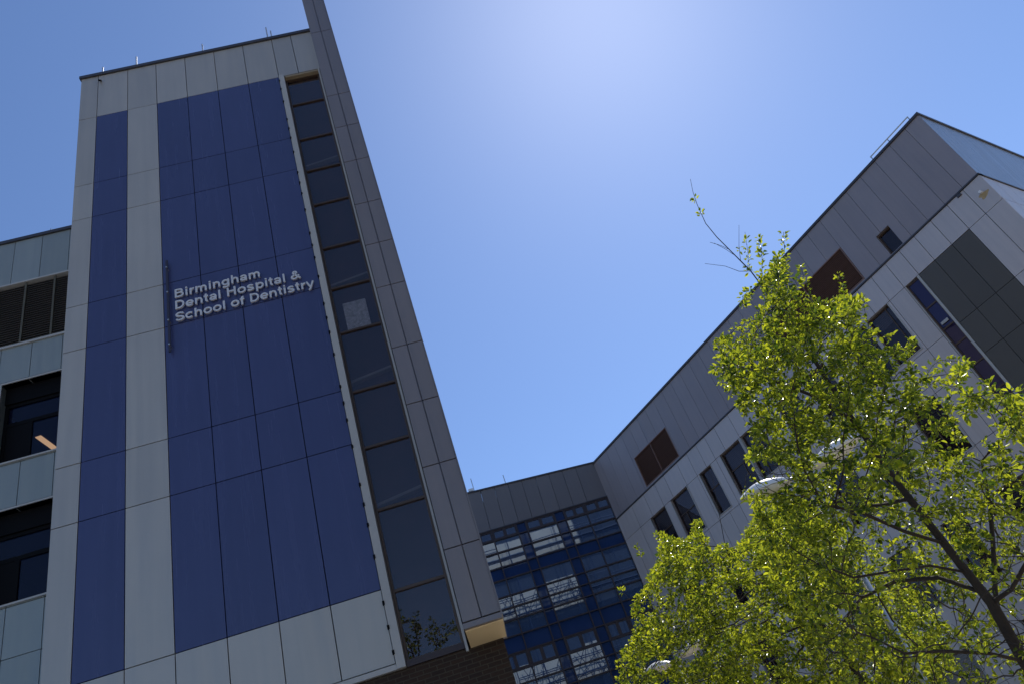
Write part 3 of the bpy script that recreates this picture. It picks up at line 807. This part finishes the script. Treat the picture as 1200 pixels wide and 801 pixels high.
def make_tree(name, label, trunk_pts, att, rt, tip_r, expo, leaf, per, tipdepth, step=.12, infl=1.2, kill=.16, group=None, extra=(), limbs=(), prune=(), leader_leaf=True, dens=None):
    base = Vector(trunk_pts[0]); root = empty(name, base, label, 'tree', group)
    # trunk as seed chain
    sp_, par = [], []
    for i in range(len(trunk_pts) - 1):
        a, b2 = np.array(trunk_pts[i]), np.array(trunk_pts[i + 1]); n = max(1, int(np.linalg.norm(b2 - a) / step))
        for k in range(n): sp_.append(a + (b2 - a) * k / n); par.append(len(sp_) - 2)
    sp_.append(np.array(trunk_pts[-1])); par.append(len(sp_) - 2); ntr = len(sp_)
    for limb in limbs:
        last = int(((np.array(sp_[:ntr]) - np.array(limb[0])) ** 2).sum(1).argmin())
        for q in limb[1:]:
            a = sp_[last]; q = np.array(q); n = max(1, int(np.linalg.norm(q - a) / step))
            for k in range(1, n + 1): sp_.append(a + (q - a) * k / n); par.append(last); last = len(sp_) - 1
    P, par = colonize(sp_, par, att, step, infl, kill, 90)
    P = [p for p in P]; n0 = len(P)
    bare = set()
    for poly, leafy in extra:       # individually grown shoots
        i = int(((np.array(P) - np.array(poly[0])) ** 2).sum(1).argmin()); last = i
        for q in poly[0 if np.linalg.norm(P[i] - np.array(poly[0])) > .05 else 1:]:
            a = P[last]; q = np.array(q); n = max(1, int(np.linalg.norm(q - a) / step))
            for k in range(1, n + 1):
                P.append(a + (q - a) * k / n); par.append(last); last = len(P) - 1
                if not leafy or (leafy < .5 and q is not None and tuple(q) == tuple(np.array(poly[-1])) and k > n - 2): bare.add(last)
                elif leafy < 1 and rng.random() > leafy: bare.add(last)
    P = np.array(P); N = len(P); nx = N - n0
    ch = [[] for _ in range(N)]
    for i, q in enumerate(par):
        if q >= 0: ch[q].append(i)
    order = []; stack = [i for i in range(N) if par[i] < 0]
    while stack:
        i = stack.pop(); order.append(i); stack += ch[i]
    cnt = np.zeros(N); dep = np.zeros(N)
    for i in reversed(order):
        if not ch[i]: cnt[i] = 1; dep[i] = 0
        else: cnt[i] = sum(cnt[c] for c in ch[i]); dep[i] = max(dep[c] for c in ch[i]) + 1
    rad = tip_r * cnt ** expo
    if len(extra): rad[len(P) - nx:] = np.maximum(rad[len(P) - nx:], .0022 + .0045 * np.clip(dep[len(P) - nx:] / 14, 0, 1))
    k = rt / rad[0]
    rad = np.where(cnt > 3, rad * (1 + (k - 1) * np.clip(np.log(cnt) / math.log(cnt[0]), 0, 1)), rad)
    # chains
    tm, bm_ = MB(), MB()
    starts = [0]; seen = set()
    st_ = [(0, [0])]
    while st_:
        i, chain = st_.pop()
        while ch[i]:
            c = sorted(ch[i], key=lambda q: -cnt[q] - (1e6 if (q < ntr and i < ntr) else 0))
            for o_ in c[1:]: st_.append((o_, [i, o_]))
            chain.append(c[0]); i = c[0]
        if len(chain) < 2: continue
        rr_ = [rad[q] for q in chain]
        if chain[0] != 0: rr_[0] = min(rr_[0], rr_[1] * 1.15)
        big = rr_[min(1, len(rr_) - 1)]
        (tm if chain[0] == 0 else bm_).tube([P[q] for q in chain], rr_, 10 if big > .02 else (6 if big > .006 else 4))
    tm.build('trunk', m_bark, root, True); bm_.build('branches', m_bark, root, True)
    # leaves in small rosettes near the ends of the twigs
    cand = [i for i in range(ntr, N) if dep[i] <= tipdepth and i not in bare]
    ctr, L3 = [], []
    V_, Fc, Tn = [], [], []
    for i in cand:
        if dens is not None and rng.random() > dens(P[i]): continue
        d = P[i] - P[par[i]]; d = d / (np.linalg.norm(d) + 1e-9)
        n = rng.integers(per[0], per[1] + 1) + (3 if dep[i] == 0 else 0)
        for k in range(n):
            v = rng.normal(0, 1, 3); v -= v @ d * d * .6; v = v / np.linalg.norm(v) + d * .5 + np.array([0, 0, .1]); v /= np.linalg.norm(v)
            o_ = P[i] + d * rng.uniform(-step, 0) * .8 + v * .01
            ln = leaf * rng.uniform(.6, 1.25); wd = ln * rng.uniform(.48, .66)
            up = rng.normal(0, .55, 3) + np.array([0, 0, 1.0]); s = np.cross(v, up); s /= np.linalg.norm(s); nrm = np.cross(s, v)
            o_ = o_ + v * leaf * .25
            cup = rng.uniform(.1, .35) * wd; dr = -rng.uniform(0, .25) * ln
            b0 = len(V_)
            V_ += [o_, o_ + v * ln * .35 + s * wd * .48 + nrm * cup, o_ + v * ln * .75 + s * wd * .36 + nrm * (cup + dr * .4), o_ + v * ln + nrm * dr,
                   o_ + v * ln * .75 - s * wd * .36 + nrm * (cup + dr * .4), o_ + v * ln * .35 - s * wd * .48 + nrm * cup]
            Fc += [(b0, b0 + 1, b0 + 2, b0 + 3), (b0 + 3, b0 + 4, b0 + 5, b0)]
            tn = float(np.clip(rng.normal(.45, .33), 0, 1)); Tn += [tn, tn]
    V_ = np.array(V_)
    if len(prune):
        keepf = []
        cc = V_[::6]; x, y = project(cc); dist = np.hypot(cc[:, 0], cc[:, 1])
        ok = np.ones(len(cc), bool)
        for (cx, cy, rx, ry, dm, pr) in prune:
            ok &= ~((((x - cx) / rx) ** 2 + ((y - cy) / ry) ** 2 < 1) & (dist < dm) & (rng.random(len(cc)) < pr))
        ids = np.where(ok)[0]
        V_ = V_.reshape(-1, 6, 3)[ids].reshape(-1, 3); Tn = list(np.array(Tn).reshape(-1, 2)[ids].reshape(-1))
        Fc = []
        for k in range(len(ids)): b0 = 6 * k; Fc += [(b0, b0 + 1, b0 + 2, b0 + 3), (b0 + 3, b0 + 4, b0 + 5, b0)]
    lf = MB(); lf.v = [tuple(q) for q in V_]; lf.f = Fc; lf.tone = Tn
    lf.build('foliage', m_leaf, root)
    print(name, 'nodes', N, 'leaves', len(Fc) // 2)
    return root


def attract(n, tx, ty, z0, z1, rad, poly, thin=None):
    """points through the crown's own volume round its stem"""
    out = []
    while len(out) < n:
        m = 6000
        z = rng.uniform(z0, z1, m); a = rng.uniform(0, 2 * math.pi, m)
        r_ = rad((z - z0) / (z1 - z0)) * np.sqrt(rng.uniform(.02, 1, m))
        q = np.stack([tx + r_ * np.cos(a), ty + r_ * np.sin(a), z], 1)
        if poly is not None:
            x, y = project(q); q = q[in_poly(x, y, poly)]
        if thin is not None:
            q = q[rng.random(len(q)) < thin(q)]
        out += list(q)
    return np.array(out[:n])


def clump(scale, seed, thr):
    r2 = np.random.default_rng(seed); K = r2.normal(0, 1, (14, 3)) * scale; ph = r2.uniform(0, 6.28, 14)
    def f(q):
        s = np.cos(q @ K.T + ph).sum(1) / math.sqrt(7)
        return np.clip((s - thr) * 1.2 + .5, .02, 1)
    return f


D1 = 8.0
tp = []
for (x, y) in ((1200, 774), (1162, 706), (1115, 647), (1050, 563), (1000, 492), (937, 395), (900, 345)):
    tp.append(tuple(at_hdist(x, y, D1)))
b1 = at_hdist(1200, 774, D1)
trunk1 = [(b1.x + .03, b1.y, 0)] + tp
cx, cy = tp[3][0], tp[3][1]
poly1 = [(862, 345), (880, 330), (900, 335), (903, 300), (918, 300), (930, 330), (962, 372), (985, 345), (1012, 350), (1005, 392), (1035, 415), (1060, 385), (1078, 440), (1100, 462), (1130, 418), (1150, 445), (1180, 470), (1200, 450), (1330, 520), (1400, 900), (1000, 900), (960, 760), (880, 650), (872, 560), (882, 500), (862, 470), (835, 430), (838, 400), (868, 370)]
att1 = attract(6200, cx, cy, 1.9, 7.6, lambda t_: np.interp(t_, [0, .12, .3, .55, .8, 1], [1.6, 2.3, 2.4, 1.75, 1.05, .3]), poly1, clump(3.4, 5, .4))
L = lambda *p: [tuple(at_hdist(x, y, D1 + dd)) for x, y, dd in p]
limbs1 = [L((1175, 725, 0), (1166, 690, .15), (1164, 640, .3), (1160, 590, .45), (1150, 540, .5)), L((1162, 706, 0), (1185, 690, -.1), (1205, 655, -.2), (1225, 600, -.3)),
          L((1128, 669, 0), (1090, 662, -.2), (1050, 668, -.4), (1000, 676, -.6), (960, 660, -.7)), L((1150, 692, 0), (1100, 676, .2), (1050, 680, .4), (1010, 700, .6)),
          L((1198, 778, 0), (1160, 765, -.3), (1105, 762, -.5), (1060, 765, -.7), (1020, 745, -.8)), L((1110, 640, 0), (1060, 622, -.3), (1010, 600, -.6), (965, 590, -.8)),
          L((1065, 582, 0), (1040, 590, .2), (1000, 594, .5), (960, 580, .7)), L((1050, 563, 0), (1058, 520, .2), (1062, 480, .4)), L((1000, 492, 0), (950, 462, -.3), (905, 445, -.5), (870, 425, -.6))]
extra1 = [
    (L((900, 345, 0), (880, 318, -.05), (862, 300, -.1), (840, 278, -.15), (827, 262, -.18), (817, 240, -.2), (812, 225, -.2), (809, 210, -.2)), .3),
    (L((868, 305, -.1), (866, 290, -.1), (866, 264, -.15)), .4), (L((876, 318, -.1), (877, 300, -.1), (873, 272, -.1)), .8),
    (L((893, 330, 0), (893, 300, 0), (890, 280, .05)), .8), (L((862, 300, -.1), (850, 292, -.1), (837, 285, -.1)), 0),
    (L((866, 318, -.1), (850, 312, -.1), (826, 309, -.2)), 0), (L((856, 295, -.1), (845, 288, -.1), (832, 284, -.2)), 0),
    (L((920, 370, .1), (921, 320, .15), (918, 272, .2)), 1), (L((960, 400, .1), (950, 350, .15), (938, 312, .2)), 1),
    (L((1010, 450, .1), (1000, 390, .1), (983, 322, .1)), 1), (L((1040, 470, .1), (1022, 400, .1), (1010, 350, .1)), 1),
]
prune1 = [(896, 558, 36, 20, 13.2, .93), (975, 526, 26, 12, 13.2, .8)]
PR2 = [(773, 778, 15, 9, 22, .9), (808, 764, 18, 9, 22, .85), (896, 558, 36, 20, 13.2, .93)]


def dens1(p):
    x, y = project(np.array(p)[None])
    x, y = x[0], y[0]
    # the lower, older wood of this tree carries few leaves
    h = p[2]
    return float(np.clip((h - 2.0) / 1.3, .42, 1))


make_tree('street_tree', 'tall slender young tree with a thick stem and a bare curved twig at its top', trunk1, att1, .050, .0023, .40, .053, (7, 11), 7,
          step=.09, infl=1.3, kill=.11, limbs=limbs1, extra=extra1, prune=prune1, dens=dens1, group='young street trees before the buildings')

D2t = 14.5
tp2 = [tuple(at_hdist(1010, 799, D2t)), tuple(at_hdist(987, 761, D2t)), tuple(at_hdist(955, 722, D2t)), tuple(at_hdist(925, 690, D2t - .1)), tuple(at_hdist(880, 650, D2t - .2))]
trunk2 = [(tp2[0][0] + .05, tp2[0][1], 0)] + tp2
poly2 = [(778, 622), (800, 632), (822, 604), (832, 640), (858, 645), (880, 610), (930, 580), (1010, 630), (1080, 690), (1180, 900), (690, 900), (712, 790), (742, 740), (735, 700), (765, 668)]
cx2, cy2 = at_hdist(900, 740, D2t).x, at_hdist(900, 740, D2t).y
att2 = attract(6400, cx2, cy2, 2.6, 7.6, lambda t_: np.interp(t_, [0, .2, .45, .8, 1], [2.9, 3.5, 3.0, 1.7, .5]), poly2, clump(2.4, 9, -.45))
L2 = lambda *p: [tuple(at_hdist(x, y, D2t + dd)) for x, y, dd in p]
extra2 = [(L2((775, 700, -1), (757, 665, -1), (747, 640, -1)), .6), (L2((760, 740, -1), (740, 705, -1), (728, 690, -1)), .7), (L2((850, 640, -.5), (835, 560, -.5), (825, 540, -.5)), .3),
          (L2((800, 660, -.8), (780, 640, -.8), (768, 625, -.8)), .9)]
make_tree('street_tree', 'lower, wider bushy tree with small dense yellow-green leaves around the farther lamp', trunk2, att2, .060, .0024, .41, .062, (10, 15), 9,
          step=.12, infl=1.6, kill=.14, extra=extra2, prune=PR2, group='young street trees before the buildings')

# trees behind the viewer, seen only mirrored in the lowest pane
att3 = attract(700, -2.0, -6.5, 5.5, 13.2, lambda t_: np.interp(t_, [0, .3, .8, 1], [2.4, 3.2, 2.4, .6]), None, clump(1.2, 3, -.2))
make_tree('leafy_tree', 'tree mirrored in the lowest pane of the tower glazing', [(-2.0, -6.5, 0), (-1.95, -6.5, 3), (-2.0, -6.5, 7), (-2.1, -6.5, 11)], att3, .16, .006, .45, .17, (7, 9), 5,
          step=.3, infl=2.5, kill=.4)

# ================================================================== SCAFFOLDED BLOCK opposite (seen mirrored in the curtain wall)
BK = Face(C.h, -C.nn, 22.0)
blk = empty('scaffolded_block', BK.p(18, GZ), 'pale block under scaffolding mirrored in the link building glass', 'building')
mb = MB(); BK.box(mb, 5.5, 34, GZ, 53, -12, -.3); mb.build('core', mat('block_glazing', (.05, .075, .13), .35), blk)
mb = MB()
for z0, z1 in ((43.1, 46.9), (34.8, 38.4), (24.0, 27.9), (12, 16)):
    BK.box(mb, 5.3, 21 if z0 > 40 else 18.4, z0, z1, -.3, .0)
mb.build('concrete_band', m_conc, blk)
sc_ = empty('scaffolding', BK.p(18, GZ, 1.2), 'blue-grey tube scaffolding before the pale block', 'scaffolding')
m_scaf = mat('scaffold_tube', (.05, .08, .15), .4, .4)
mb = MB()
for o in (.4, 1.5):
    for k in range(8):
        u = 6 + 3.8 * k; mb.tube([BK.p(u, GZ, o), BK.p(u, 47.5, o)], .05, 5)
mb.build('upright', m_scaf, sc_)
lifts = (13, 15.5, 24.6, 26.4, 35.2, 37.0, 43.7, 45.0)
mb = MB()
for o in (.4, 1.5):
    for z in lifts: mb.tube([BK.p(6, z, o), BK.p(32.6, z, o)], .07, 5)
mb.build('ledger', m_scaf, sc_)
mb = MB()
for z0, z1 in ((24.0, 27.9), (34.8, 38.4)):
    for k in range(11):
        u = 6 + 1.27 * k; mb.tube([BK.p(u, z0, 1.56), BK.p(u + (1.27 if k % 3 else 2.5), z1, 1.56)], .055, 5)
        if k % 2: mb.tube([BK.p(u + 1.2, z0, .46), BK.p(u - .3, z1, .46)], .05, 5)
        mb.tube([BK.p(u, z0 + (k % 3) * .9, 1.0), BK.p(u + 2.2, z0 + 1.2 + (k % 2), 1.0)], .05, 5)
mb.build('brace', m_scaf, sc_)
mb = MB()
for z in (24.6, 35.2, 43.6): BK.box(mb, 6, 32.6, z + .08, z + .14, .5, 1.4)
mb.build('board', m_scaf, sc_)
